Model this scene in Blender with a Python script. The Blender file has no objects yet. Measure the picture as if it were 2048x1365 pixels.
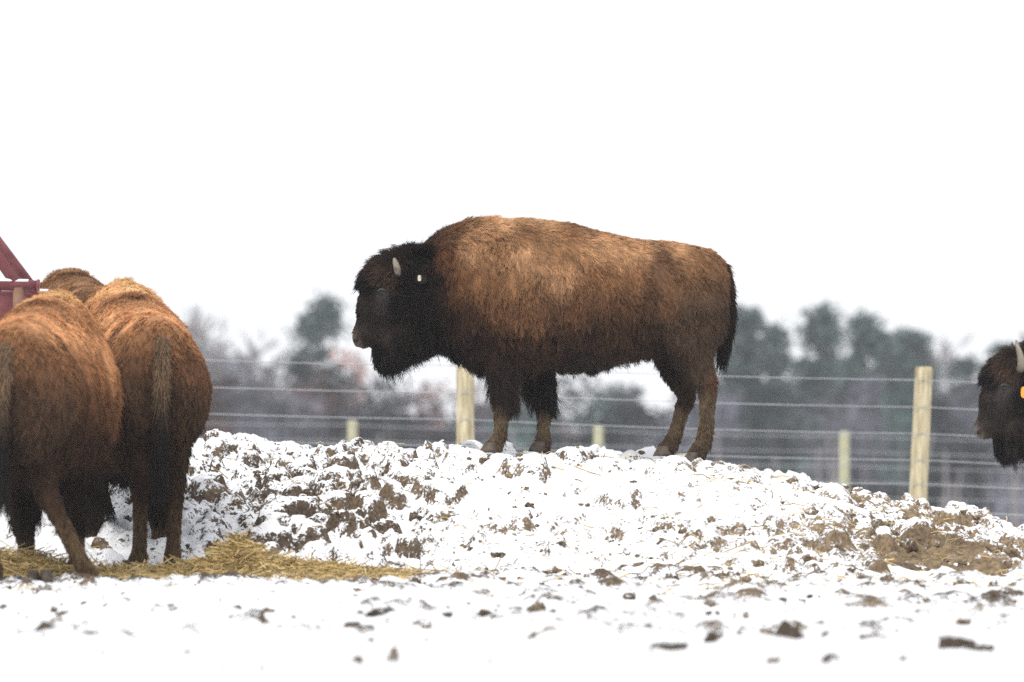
import bpy, bmesh, math, random
import numpy as np
from mathutils import Vector, Matrix, kdtree
from mathutils.bvhtree import BVHTree

R = math.radians
scene = bpy.context.scene
COL = scene.collection

# ------------------------------------------------------------------ camera, sky, sun, exposure
F = 11377.0          # focal length in photograph pixels (2048 wide), 200 mm on 36 mm
CAM_Z, HOR = 1.4, 1042.0
cam_d = bpy.data.cameras.new('camera')
cam = bpy.data.objects.new('camera', cam_d); COL.objects.link(cam)
cam.location = (0, 0, CAM_Z); cam.rotation_euler = (R(90), 0, 0)
cam_d.lens = 200; cam_d.sensor_width = 36
cam_d.shift_y = (HOR - 682.5) / 2048
cam_d.clip_start = 0.5; cam_d.clip_end = 3000
cam_d.dof.use_dof = True; cam_d.dof.focus_distance = 35.6; cam_d.dof.aperture_fstop = 2.6
scene.camera = cam

SUN_EL, SUN_AZ = R(52), R(-150)      # high, a little to the left behind the camera
world = bpy.data.worlds.new('World'); scene.world = world; world.use_nodes = True
wn, wl = world.node_tree.nodes, world.node_tree.links
wn.clear()
w_out = wn.new('ShaderNodeOutputWorld'); w_bg = wn.new('ShaderNodeBackground')
w_sky = wn.new('ShaderNodeTexSky'); w_sky.sky_type = 'NISHITA'; w_sky.sun_disc = False
w_sky.sun_elevation = SUN_EL; w_sky.sun_rotation = SUN_AZ
w_sky.air_density = 1.0; w_sky.dust_density = 3.0; w_sky.altitude = 200
w_mix = wn.new('ShaderNodeMix'); w_mix.data_type = 'RGBA'
w_mix.inputs['Factor'].default_value = 0.93          # an even, bright cloud deck
w_mix.inputs['B'].default_value = (7.15, 7.25, 7.45, 1)
wl.new(w_sky.outputs['Color'], w_mix.inputs['A'])
wl.new(w_mix.outputs['Result'], w_bg.inputs['Color'])
w_bg.inputs['Strength'].default_value = 0.1
wl.new(w_bg.outputs['Background'], w_out.inputs['Surface'])

sun_d = bpy.data.lights.new('sun', 'SUN'); sun_d.energy = 1.5; sun_d.angle = R(22); sun_d.color = (1, .965, .91)
sun = bpy.data.objects.new('sun', sun_d); COL.objects.link(sun)
sd = Vector((math.cos(SUN_EL) * math.sin(R(-25)), -math.cos(SUN_EL) * math.cos(R(-25)), math.sin(SUN_EL)))
sun.rotation_euler = sd.to_track_quat('Z', 'Y').to_euler()
vs = scene.view_settings
vs.view_transform = 'Standard'; vs.look = 'None'; vs.exposure = 0.60; vs.gamma = 1; vs.use_curve_mapping = False
scene.cycles.max_bounces = 8; scene.cycles.volume_bounces = 1; scene.cycles.transparent_max_bounces = 8
scene.cycles.volume_step_rate = 10
scene.cycles.use_denoising = False      # leave a little grain, as the photograph has
scene.cycles.use_adaptive_sampling = False

def PX(x, y, D):
    """photograph pixel and distance -> world point"""
    return Vector(((x - 1024) * D / F, D, CAM_Z - (y - HOR) * D / F))

# ------------------------------------------------------------------ numpy noise
def _h(ix, iy, iz, s):
    n = (ix * 374761393 + iy * 668265263 + iz * 2147483647 + s * 1274126177) & 0xffffffff
    n = ((n ^ (n >> 13)) * 1274126177) & 0xffffffff
    n = ((n ^ (n >> 16)) * 2246822519) & 0xffffffff
    return ((n ^ (n >> 15)) & 0xffff) / 65535.0

def vnoise(p, seed=0):
    p = np.asarray(p, float); i = np.floor(p).astype(np.int64); f = p - i
    f = f * f * f * (f * (f * 6 - 15) + 10)
    out = 0
    for dx in (0, 1):
        wx = f[..., 0] if dx else 1 - f[..., 0]
        for dy in (0, 1):
            wy = f[..., 1] if dy else 1 - f[..., 1]
            for dz in (0, 1):
                wz = f[..., 2] if dz else 1 - f[..., 2]
                out = out + wx * wy * wz * _h(i[..., 0] + dx, i[..., 1] + dy, i[..., 2] + dz, seed)
    return out * 2 - 1

def fbm(p, oct=4, seed=0, gain=.5):
    p = np.asarray(p, float); a, s, t = 1., 0., 0.
    for k in range(oct):
        s = s + a * vnoise(p * 2 ** k + 17.3 * k, seed + k); t += a; a *= gain
    return s / t

# ------------------------------------------------------------------ materials
def mat(name, rough=.8, spec=.3):
    m = bpy.data.materials.new(name); m.use_nodes = True
    b = m.node_tree.nodes['Principled BSDF']
    b.inputs['Roughness'].default_value = rough; b.inputs['Specular IOR Level'].default_value = spec
    return m, m.node_tree.nodes, m.node_tree.links, b

def ramp(n, stops):
    r = n.new('ShaderNodeValToRGB'); e = r.color_ramp.elements
    while len(e) > 1: e.remove(e[-1])
    e[0].position, e[0].color = stops[0][0], (*stops[0][1], 1)
    for p, c in stops[1:]:
        k = e.new(p); k.color = (*c, 1)
    return r

def noisy(name, c1, c2, scale, rough=.85, spec=.2, bump=0, bscale=None, stretch=None):
    m, n, l, b = mat(name, rough, spec)
    tc = n.new('ShaderNodeTexCoord'); mp = n.new('ShaderNodeMapping')
    if stretch: mp.inputs['Scale'].default_value = stretch
    l.new(tc.outputs['Object'], mp.inputs['Vector'])
    t = n.new('ShaderNodeTexNoise'); t.inputs['Scale'].default_value = scale; t.inputs['Detail'].default_value = 6
    l.new(mp.outputs['Vector'], t.inputs['Vector'])
    r = ramp(n, [(.3, c1), (.7, c2)]); l.new(t.outputs['Fac'], r.inputs['Fac'])
    l.new(r.outputs['Color'], b.inputs['Base Color'])
    if bump:
        t2 = n.new('ShaderNodeTexNoise'); t2.inputs['Scale'].default_value = bscale or scale * 3
        t2.inputs['Detail'].default_value = 5
        l.new(mp.outputs['Vector'], t2.inputs['Vector'])
        bp = n.new('ShaderNodeBump'); bp.inputs['Strength'].default_value = bump; bp.inputs['Distance'].default_value = .01
        l.new(t2.outputs['Fac'], bp.inputs['Height']); l.new(bp.outputs['Normal'], b.inputs['Normal'])
    return m

def attr_mat(name, attr, rough=.7, spec=.25, var=0.0):
    m, n, l, b = mat(name, rough, spec)
    a = n.new('ShaderNodeAttribute'); a.attribute_name = attr
    l.new(a.outputs['Color'], b.inputs['Base Color'])
    return m

def snow_dirt(name, dark, tan, dscale=14):
    """snow where the vertex attribute 'snow' is high, bare earth elsewhere; 'tan' picks the earth colour"""
    m, n, l, b = mat(name, .85, .2)
    tc = n.new('ShaderNodeTexCoord')
    a = n.new('ShaderNodeAttribute'); a.attribute_name = 'snow'
    at = n.new('ShaderNodeAttribute'); at.attribute_name = 'tan'
    t = n.new('ShaderNodeTexNoise'); t.inputs['Scale'].default_value = 55; t.inputs['Detail'].default_value = 7
    t.inputs['Roughness'].default_value = .62
    l.new(tc.outputs['Object'], t.inputs['Vector'])
    ms = n.new('ShaderNodeMath'); ms.operation = 'MULTIPLY_ADD'; ms.inputs[1].default_value = 2.3; ms.inputs[2].default_value = -1.15
    l.new(t.outputs['Fac'], ms.inputs[0])
    tb = n.new('ShaderNodeTexNoise'); tb.inputs['Scale'].default_value = 15; tb.inputs['Detail'].default_value = 4
    tb.inputs['Distortion'].default_value = .8; l.new(tc.outputs['Object'], tb.inputs['Vector'])
    mb_ = n.new('ShaderNodeMath'); mb_.operation = 'MULTIPLY_ADD'; mb_.inputs[1].default_value = 1.3; mb_.inputs[2].default_value = -.65
    l.new(tb.outputs['Fac'], mb_.inputs[0])
    a0 = n.new('ShaderNodeMath'); l.new(ms.outputs[0], a0.inputs[0]); l.new(mb_.outputs[0], a0.inputs[1])
    ad = n.new('ShaderNodeMath'); l.new(a.outputs['Fac'], ad.inputs[0]); l.new(a0.outputs[0], ad.inputs[1])
    mr = n.new('ShaderNodeMapRange'); mr.inputs['From Min'].default_value = .38; mr.inputs['From Max'].default_value = .60
    l.new(ad.outputs[0], mr.inputs['Value'])
    t2 = n.new('ShaderNodeTexNoise'); t2.inputs['Scale'].default_value = dscale; t2.inputs['Detail'].default_value = 8
    t2.inputs['Roughness'].default_value = .7
    l.new(tc.outputs['Object'], t2.inputs['Vector'])
    rd = ramp(n, [(.3, dark[0]), (.7, dark[1])]); rt = ramp(n, [(.3, tan[0]), (.7, tan[1])])
    l.new(t2.outputs['Fac'], rd.inputs['Fac']); l.new(t2.outputs['Fac'], rt.inputs['Fac'])
    mt = n.new('ShaderNodeMix'); mt.data_type = 'RGBA'
    l.new(at.outputs['Fac'], mt.inputs['Factor']); l.new(rd.outputs['Color'], mt.inputs['A']); l.new(rt.outputs['Color'], mt.inputs['B'])
    mx = n.new('ShaderNodeMix'); mx.data_type = 'RGBA'
    l.new(mr.outputs['Result'], mx.inputs['Factor']); l.new(mt.outputs['Result'], mx.inputs['A'])
    mx.inputs['B'].default_value = (.88, .89, .91, 1)
    l.new(mx.outputs['Result'], b.inputs['Base Color'])
    hm = n.new('ShaderNodeMath'); hm.operation = 'MULTIPLY_ADD'; hm.inputs[1].default_value = .8
    l.new(mr.outputs['Result'], hm.inputs[0]); l.new(t2.outputs['Fac'], hm.inputs[2])
    bp = n.new('ShaderNodeBump'); bp.inputs['Strength'].default_value = .6; bp.inputs['Distance'].default_value = .012
    l.new(hm.outputs[0], bp.inputs['Height']); l.new(bp.outputs['Normal'], b.inputs['Normal'])
    return m

M = {}
M['snow_dirt'] = snow_dirt('snow_over_earth', ((.016, .011, .008), (.15, .105, .07)), ((.07, .045, .025), (.42, .31, .19)), 34)
M['dark_clod'] = snow_dirt('frozen_dark_earth', ((.018, .015, .014), (.055, .044, .038)), ((.07, .05, .035), (.15, .11, .07)), 25)
M['fur'] = attr_mat('bison_fur', 'tint', .7, .1)
M['hide'] = attr_mat('bison_hide', 'tint', .75, .15)
M['horn'] = noisy('horn', (.15, .125, .095), (.29, .25, .20), 18, .55, .4, .3, 60)
M['hoof'] = noisy('hoof', (.05, .04, .032), (.14, .11, .085), 20, .7, .3, .4, 50)
M['eye'] = noisy('eye', (.006, .005, .005), (.012, .01, .009), 5, .15, .5)
M['nostril'] = noisy('nostril', (.004, .003, .003), (.01, .008, .008), 20, .5, .4)
M['tag_cream'] = noisy('cream_tag', (.6, .52, .36), (.72, .64, .48), 30, .5, .4)
M['tag_orange'] = noisy('orange_tag', (.80, .30, .03), (.88, .38, .05), 30, .5, .4)
M['post'] = noisy('treated_pine', (.27, .215, .12), (.62, .55, .38), 6, .85, .15, .4, 30, (5, 5, .7))
M['post_far'] = noisy('green_treated_pine', (.33, .32, .21), (.47, .45, .31), 6, .85, .15, .4, 30, (5, 5, .7))
M['wire'] = noisy('galvanised_wire', (.30, .31, .33), (.42, .43, .45), 8, .4, .5)
M['red'] = noisy('weathered_red_paint', (.13, .030, .036), (.26, .085, .09), 7, .55, .35, .3, 30)
M['rust'] = noisy('rusty_steel', (.16, .085, .055), (.30, .17, .12), 9, .8, .2, .5, 30)
M['bark'] = noisy('bark', (.055, .045, .038), (.12, .10, .085), 3, .9, .1, .5, 12)
M['bark_pale'] = noisy('pale_bark', (.13, .115, .11), (.24, .22, .21), 3, .9, .1, .5, 12)
M['needles'] = attr_mat('pine_needles', 'tint', .75, .15)
M['twigs'] = attr_mat('twigs', 'tint', .9, .05)
M['straw'] = attr_mat('straw', 'tint', .7, .25)
M['snow'] = noisy('clean_snow', (.86, .87, .89), (.9, .9, .91), 9, .8, .2, .3, 40)

# ------------------------------------------------------------------ object helpers
def link(o, parent=None):
    COL.objects.link(o)
    if parent is not None: o.parent = parent
    return o

def tag(o, label=None, cat=None, group=None, kind=None):
    if label: o['label'] = label
    if cat: o['category'] = cat
    if group: o['group'] = group
    if kind: o['kind'] = kind
    return o

def empty(name, loc=(0, 0, 0), rz=0, s=1):
    o = bpy.data.objects.new(name, None); o.location = loc; o.rotation_euler = (0, 0, rz); o.scale = (s, s, s)
    o.empty_display_size = .2
    return link(o)

def mesh_obj(name, V, Fc, m, parent=None, smooth=True):
    me = bpy.data.meshes.new(name)
    me.from_pydata([tuple(v) for v in V] if not isinstance(V, np.ndarray) else V.tolist(), [], Fc if not isinstance(Fc, np.ndarray) else Fc.tolist())
    me.materials.append(m)
    if smooth: me.polygons.foreach_set('use_smooth', [True] * len(me.polygons))
    me.update()
    return link(bpy.data.objects.new(name, me), parent)

def color_attr(me, arr, name='tint'):
    a = me.attributes.new(name, 'FLOAT_COLOR', 'POINT')
    c = np.ones((len(me.vertices), 4), np.float32); c[:, :3] = arr
    a.data.foreach_set('color', c.ravel())

def float_attr(me, arr, name):
    a = me.attributes.new(name, 'FLOAT', 'POINT'); a.data.foreach_set('value', np.asarray(arr, np.float32).ravel())

def tube(path, radii, seg=10, squash=None):
    """loft along a 3-D path; radii one number or (ra, rb) per station. returns V, F (closed)"""
    path = [Vector(p) for p in path]; V, Fc = [], []
    up0 = Vector((0, 1, 0))
    for i, p in enumerate(path):
        t = (path[min(i + 1, len(path) - 1)] - path[max(i - 1, 0)]).normalized()
        a = up0.cross(t)
        if a.length < 1e-3: a = Vector((1, 0, 0)).cross(t)
        a.normalize(); b = t.cross(a).normalized()
        ra, rb = radii[i] if isinstance(radii[i], (tuple, list)) else (radii[i], radii[i])
        for k in range(seg):
            an = 2 * math.pi * k / seg
            V.append(p + a * ra * math.cos(an) + b * rb * math.sin(an))
    for i in range(len(path) - 1):
        for k in range(seg):
            k2 = (k + 1) % seg
            Fc.append((i * seg + k, i * seg + k2, (i + 1) * seg + k2, (i + 1) * seg + k))
    Fc.append(tuple(range(seg - 1, -1, -1))); n = (len(path) - 1) * seg
    Fc.append(tuple(n + k for k in range(seg)))
    return V, Fc

class MB:
    def __init__(s): s.V, s.F = [], []
    def add(s, vf):
        o = len(s.V); s.V += list(vf[0]); s.F += [tuple(i + o for i in f) for f in vf[1]]; return s

def box(c, d):
    c, d = Vector(c), Vector(d) / 2
    V = [c + Vector((sx * d.x, sy * d.y, sz * d.z)) for sx in (-1, 1) for sy in (-1, 1) for sz in (-1, 1)]
    return V, [(0, 1, 3, 2), (4, 6, 7, 5), (0, 4, 5, 1), (2, 3, 7, 6), (0, 2, 6, 4), (1, 5, 7, 3)]

# ------------------------------------------------------------------ ground and mound
def smooth(a, b, x):
    t = np.clip((np.asarray(x, float) - a) / (b - a), 0, 1); return t * t * (3 - 2 * t)

GY = np.array([-60, 0, 14, 20, 26, 30.6, 33, 40, 44, 49, 76, 120, 300, 900.])
GZ = np.array([-.6, 0, .58, .83, .965, 1.069, 1.115, 1.13, .95, .56, .40, .1, -.6, -3.])
def ground_base(X, Y):
    return np.interp(Y, GY, GZ) - .018 * np.clip(X, -6, 8) * smooth(34, 48, Y)

CX = np.array([-900, -200, 0, 200, 380, 430, 480, 540, 620, 700, 800, 850, 900, 940, 1000, 1080, 1150, 1250, 1330, 1400, 1450, 1500, 1600, 1680, 1740, 1800, 1850, 1950, 2000, 2048, 2150, 2300, 2700.])
CYp = np.array([1120, 985, 960, 915, 893, 888, 890, 905, 907, 902, 903, 910, 897, 895, 903, 905, 902, 907, 914, 927, 929, 939, 957, 987, 1009, 1010, 1014, 1022, 1044, 1070, 1112, 1135, 1160.])
def mound_foot(X):
    return 32.1 - 1.35 * smooth(-.3, 1.6, X) + .22 * np.sin(X * 1.3) + .15 * np.sin(X * .47 + 1)
def mound_h(X, Y):
    D = 36.9
    px = X * F / D + 1024
    cz = CAM_Z - (np.interp(px, CX, CYp) + 16 - HOR) * D / F
    yb = mound_foot(X)
    u = np.clip((Y - yb) / (36.1 - yb), 0, 1)
    front = u ** .85
    back = 1 - smooth(37.6, 41.8, Y)
    z0 = ground_base(X, Y) - .12
    h = cz + .016 * (Y - 36.9) * (Y < 38)
    return z0 + (h - z0) * front * back

HOOF = []        # (X, Y, Z) of hooves that must stay on firm ground

def ground_sheet():
    xs = np.concatenate([-np.geomspace(6.5, 600, 26)[::-1], np.linspace(-6.2, 6.2, 312), np.geomspace(6.5, 600, 26)])
    ys = np.concatenate([np.linspace(-60, 12, 14), np.linspace(12.5, 33.5, 420), np.linspace(34, 50, 40), np.geomspace(52, 900, 30)])
    X, Y = np.meshgrid(xs, ys)
    near = smooth(11, 14, Y) * (1 - smooth(34, 38, Y)) * (np.abs(X) < 6.3)
    P = np.stack([X, Y, np.zeros_like(X)], -1)
    n1 = fbm(P * 1.1, 3, 5); n2 = fbm(P * np.array([6, 3.5, 1]), 3, 9); n3 = fbm(P * np.array([15, 9, 1]), 2, 21)
    Z = ground_base(X, Y) + near * (.035 * n1 + .03 * n2 + .014 * n3)
    bump = np.clip(n2 - .12, 0, 1)
    Z += near * .07 * bump
    # where trampling and clods break the snow cover
    patch = fbm(P * np.array([.7, .35, 1]), 3, 33)
    snow = .95 - 1.3 * np.clip(n2 + .5 * n3 - .23 + .35 * patch, 0, 1) * smooth(20.5, 25, Y) - .35 * smooth(28.5, 30.5, Y) * np.clip(n3 + .2, 0, 1)
    snow = np.where(near > .5, snow, .95)
    tan = np.clip(.25 + .8 * fbm(P * .9, 2, 77), 0, 1)
    nx, ny = len(xs), len(ys)
    idx = np.arange(nx * ny).reshape(ny, nx)
    q = np.stack([idx[:-1, :-1], idx[:-1, 1:], idx[1:, 1:], idx[1:, :-1]], -1).reshape(-1, 4)
    V = np.stack([X, Y, Z], -1).reshape(-1, 3)
    o = mesh_obj('ground', V, q, M['snow_dirt'])
    float_attr(o.data, snow, 'snow'); float_attr(o.data, tan, 'tan')
    tag(o, 'snow covered trampled paddock ground', kind='structure')
    return o

def mound_sheet():
    rng = np.random.default_rng(4)
    st = .019
    xs = np.concatenate([np.arange(-5.6, -3.4, .04), np.arange(-3.4, 3.75, st), np.arange(3.76, 6.4, .04)])
    ys = np.concatenate([np.arange(29.9, 37.3, .022), np.arange(37.33, 42.2, .06)])
    X, Y = np.meshgrid(xs, ys)
    P = np.stack([X, Y, np.zeros_like(X)], -1)
    Z = mound_h(X, Y)
    fade = smooth(-.1, .7, Y - mound_foot(X))
    Z += fade * (.05 * fbm(P * .9, 3, 3) + .035 * fbm(P * 3.2, 3, 8))
    H0 = Z.copy()
    # clods pressed into the heap, each a lump with steep sides
    bumpy = np.zeros_like(Z)
    n = 10500
    cx = rng.uniform(-5.2, 6, n); cy = rng.uniform(30.4, 38.5, n)
    pxc = cx * F / cy + 1024
    rough_zone = np.exp(-((pxc - 620) / 330) ** 2) * 1.0 + .45 + .35 * np.exp(-((pxc - 1750) / 260) ** 2)
    rad = rng.gamma(2.0, .017, n) + .014
    rad = np.clip(rad, .016, .13)
    hgt = rad * rng.uniform(.35, 1.05, n) * (.6 + .6 * rough_zone)
    keep = rng.random(n) < .35 + .6 * rough_zone
    for i in np.nonzero(keep)[0]:
        x0, y0, r, h = cx[i], cy[i], rad[i], hgt[i]
        if any((x0 - a) ** 2 + (y0 - b) ** 2 < .17 ** 2 for a, b, c in HOOF): continue
        ia, ib = np.searchsorted(xs, (x0 - 1.5 * r, x0 + 1.5 * r)); ja, jb = np.searchsorted(ys, (y0 - 1.9 * r, y0 + 1.9 * r))
        if ib - ia < 2 or jb - ja < 2: continue
        dx = (X[ja:jb, ia:ib] - x0) / r; dy = (Y[ja:jb, ia:ib] - y0) / (r * 1.25)
        an = np.arctan2(dy, dx)
        k1, k2, p1, p2 = rng.integers(2, 4), rng.integers(4, 7), *rng.uniform(0, 6.28, 2)
        rr = np.sqrt(dx * dx + dy * dy) / (1 + .22 * np.sin(k1 * an + p1) + .12 * np.sin(k2 * an + p2))
        b = h * np.clip(1 - rr ** 3.2, 0, 1) ** .7
        bumpy[ja:jb, ia:ib] = np.maximum(bumpy[ja:jb, ia:ib], b) if rng.random() < .6 else bumpy[ja:jb, ia:ib] + b * .7
    Z += fade * np.clip(bumpy, 0, .125)
    Z += fade * (.020 * fbm(P * 12, 3, 51) + .010 * fbm(P * 27, 2, 52))
    # a hollow of bare earth low on the right, hooves sink in a little
    pxg = X * F / Y + 1024; pyg = HOR + (CAM_Z - Z) * F / Y
    e = ((pxg - 1880) / 140) ** 2 + ((pyg - 1132) / 72) ** 2 + .5 * fbm(P * 2.5, 2, 19)
    bare = np.exp(-np.clip(e, 0, 40) ** 1.6 * .9)
    Z -= .05 * bare
    for a, b, c in HOOF:
        w = np.exp(-(((X - a) / .13) ** 2 + ((Y - b) / .16) ** 2))
        Z = Z * (1 - w) + (c - .012) * w
    gx = np.gradient(Z, axis=1) / np.gradient(X, axis=1); gy = np.gradient(Z, axis=0) / np.gradient(Y, axis=0)
    g0x = np.gradient(H0, axis=1) / np.gradient(X, axis=1); g0y = np.gradient(H0, axis=0) / np.gradient(Y, axis=0)
    slope = np.sqrt((gx - .6 * g0x) ** 2 + (gy - .6 * g0y) ** 2)
    dirty = 1.3 * fbm(P * .75, 2, 91) + .5 * fbm(P * 2.1, 2, 92)
    zone = np.exp(-((pxg - 600) / 330) ** 2) * np.exp(-((pyg - 1010) / 90) ** 2)
    zone2 = np.exp(-((pxg - 1640) / 300) ** 2) * np.exp(-((pyg - 1060) / 70) ** 2)
    snow = 1.18 - .46 * np.clip(slope - .2, 0, 2) - .22 * dirty - .34 * zone - .30 * zone2
    snow += .12 * np.clip(fbm(P * 5, 2, 14), -1, 1)
    snow -= 1.15 * bare
    for a, b, c in HOOF:
        snow -= .45 * np.exp(-(((X - a) / .2) ** 2 + ((Y - b) / .25) ** 2))
    tan = np.clip(.42 + .0007 * (pxg - 1000) + .5 * fbm(P * 2.2, 2, 63) - .45 * bare, 0, 1)
    nx, ny = len(xs), len(ys)
    idx = np.arange(nx * ny).reshape(ny, nx)
    q = np.stack([idx[:-1, :-1], idx[:-1, 1:], idx[1:, 1:], idx[1:, :-1]], -1).reshape(-1, 4)
    o = mesh_obj('mound', np.stack([X, Y, Z], -1).reshape(-1, 3), q, M['snow_dirt'])
    float_attr(o.data, snow, 'snow'); float_attr(o.data, tan, 'tan')
    tag(o, 'long heap of earth and manure under patchy snow', kind='structure')
    return o, (xs, ys, Z)

# ------------------------------------------------------------------ bison
# side view of the animal in photograph pixels; it faces -x
def LX(px): return (px - 1180) / 310.0
def LZ(py): return (905 - py) / 310.0

TORSO = [  # px, top, bottom, half width, narrowing of the hump
    (1456, 548, 640, .09, 0), (1444, 519, 680, .17, .2), (1418, 500, 706, .24, .3), (1380, 490, 714, .285, .34),
    (1330, 484, 706, .30, .32), (1280, 479, 708, .32, .28), (1220, 468, 722, .345, .25), (1160, 455, 730, .355, .18),
    (1100, 444, 730, .35, .25), (1050, 439, 732, .34, .32), (1000, 440, 736, .33, .35), (960, 441, 732, .30, .35),
    (925, 447, 718, .265, .3), (890, 462, 700, .23, .2), (860, 484, 692, .20, .1), (835, 506, 688, .165, 0)]
JAW = [(880, 640, 58, .14), (845, 650, 48, .125), (805, 662, 40, .105), (772, 676, 26, .08), (752, 686, 15, .058), (742, 690, 8, .04)]
HEAD = [  # px, py on the axis, half height px, half width
    (856, 588, 92, .15), (820, 582, 78, .16), (787, 592, 69, .155), (762, 621, 50, .115), (745, 647, 37, .086),
    (730, 667, 26, .070), (715, 680, 19, .060), (706, 684, 11, .044)]
LEGS_MAIN = {  # (px, py, r fore-aft, r lateral, lateral offset from the leg's own line)
    'fn': [(985, 630, .17, .09, -.06), (1002, 715, .115, .085, -.01), (1006, 770, .075, .065, 0), (1003, 818, .053, .052, 0), (1003, 848, .041, .042, 0), (998, 874, .043, .044, 0), (990, 890, .052, .05, 0), (984, 899, .056, .054, 0)],
    'ff': [(1030, 640, .16, .09, -.06), (1068, 725, .11, .08, -.01), (1088, 785, .07, .06, 0), (1089, 822, .05, .05, 0), (1087, 850, .04, .042, 0), (1087, 872, .043, .044, 0), (1084, 888, .052, .05, 0), (1080, 897, .056, .054, 0)],
    'hn': [(1372, 590, .24, .12, -.03), (1378, 675, .185, .115, -.01), (1388, 725, .125, .085, 0), (1410, 768, .07, .055, 0), (1413, 800, .053, .047, 0), (1411, 845, .047, .044, 0), (1405, 885, .05, .047, 0), (1395, 903, .057, .054, 0), (1388, 915, .058, .056, 0)],
    'hf': [(1345, 600, .22, .12, -.03), (1350, 690, .15, .11, -.01), (1360, 745, .10, .08, 0), (1374, 788, .062, .054, 0), (1367, 815, .052, .047, 0), (1356, 852, .045, .044, 0), (1346, 882, .048, .047, 0), (1336, 896, .056, .054, 0), (1330, 904, .058, .056, 0)]}
HOOVES_MAIN = {'fn': (980, 906), 'ff': (1077, 903), 'hn': (1383, 926), 'hf': (1328, 912)}

# colour of the coat in the side view, (px, py, r, g, b) in linear base colour
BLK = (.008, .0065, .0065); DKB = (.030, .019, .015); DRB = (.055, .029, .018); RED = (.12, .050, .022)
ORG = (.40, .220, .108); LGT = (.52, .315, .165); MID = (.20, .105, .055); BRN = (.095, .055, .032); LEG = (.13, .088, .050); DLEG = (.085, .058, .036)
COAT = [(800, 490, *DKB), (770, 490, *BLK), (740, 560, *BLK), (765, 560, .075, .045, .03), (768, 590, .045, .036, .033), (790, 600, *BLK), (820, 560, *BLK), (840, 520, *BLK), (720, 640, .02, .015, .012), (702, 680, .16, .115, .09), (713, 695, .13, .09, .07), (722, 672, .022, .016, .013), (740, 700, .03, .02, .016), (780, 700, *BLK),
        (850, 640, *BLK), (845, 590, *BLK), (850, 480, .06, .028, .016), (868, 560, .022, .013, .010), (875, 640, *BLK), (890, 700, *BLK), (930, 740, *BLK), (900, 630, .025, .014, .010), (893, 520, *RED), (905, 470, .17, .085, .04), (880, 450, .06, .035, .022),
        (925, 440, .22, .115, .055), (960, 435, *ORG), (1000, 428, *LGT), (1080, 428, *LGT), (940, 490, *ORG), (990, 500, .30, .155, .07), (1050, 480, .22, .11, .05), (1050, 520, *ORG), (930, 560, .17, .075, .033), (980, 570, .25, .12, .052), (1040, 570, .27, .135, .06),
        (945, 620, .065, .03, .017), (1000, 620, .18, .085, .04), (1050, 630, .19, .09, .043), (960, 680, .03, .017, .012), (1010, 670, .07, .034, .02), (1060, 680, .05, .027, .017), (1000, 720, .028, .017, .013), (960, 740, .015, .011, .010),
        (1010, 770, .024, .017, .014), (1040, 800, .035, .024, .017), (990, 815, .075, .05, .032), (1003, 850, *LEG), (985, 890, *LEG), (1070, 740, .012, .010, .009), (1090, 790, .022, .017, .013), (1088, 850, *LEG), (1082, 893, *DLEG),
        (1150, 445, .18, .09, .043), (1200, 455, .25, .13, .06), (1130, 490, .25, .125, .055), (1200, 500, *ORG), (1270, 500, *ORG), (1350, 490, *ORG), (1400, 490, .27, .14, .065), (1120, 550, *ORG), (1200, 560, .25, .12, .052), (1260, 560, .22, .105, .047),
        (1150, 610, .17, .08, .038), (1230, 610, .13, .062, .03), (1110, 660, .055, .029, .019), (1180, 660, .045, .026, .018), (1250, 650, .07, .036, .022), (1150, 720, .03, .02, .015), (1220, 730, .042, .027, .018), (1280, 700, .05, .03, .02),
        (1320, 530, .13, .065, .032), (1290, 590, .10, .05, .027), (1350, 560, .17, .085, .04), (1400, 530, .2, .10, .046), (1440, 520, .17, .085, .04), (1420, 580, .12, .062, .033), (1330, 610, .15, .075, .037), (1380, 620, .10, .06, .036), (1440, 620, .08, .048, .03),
        (1310, 650, .06, .035, .022), (1360, 670, .075, .046, .029), (1420, 680, .07, .045, .029), (1320, 700, .025, .016, .012), (1340, 740, .03, .02, .015), (1400, 740, .08, .052, .033), (1430, 760, .11, .055, .03), (1370, 780, .05, .031, .022), (1412, 810, *LEG), (1360, 850, *LEG), (1408, 870, *LEG), (1340, 895, *DLEG), (1395, 905, *DLEG)]
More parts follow.
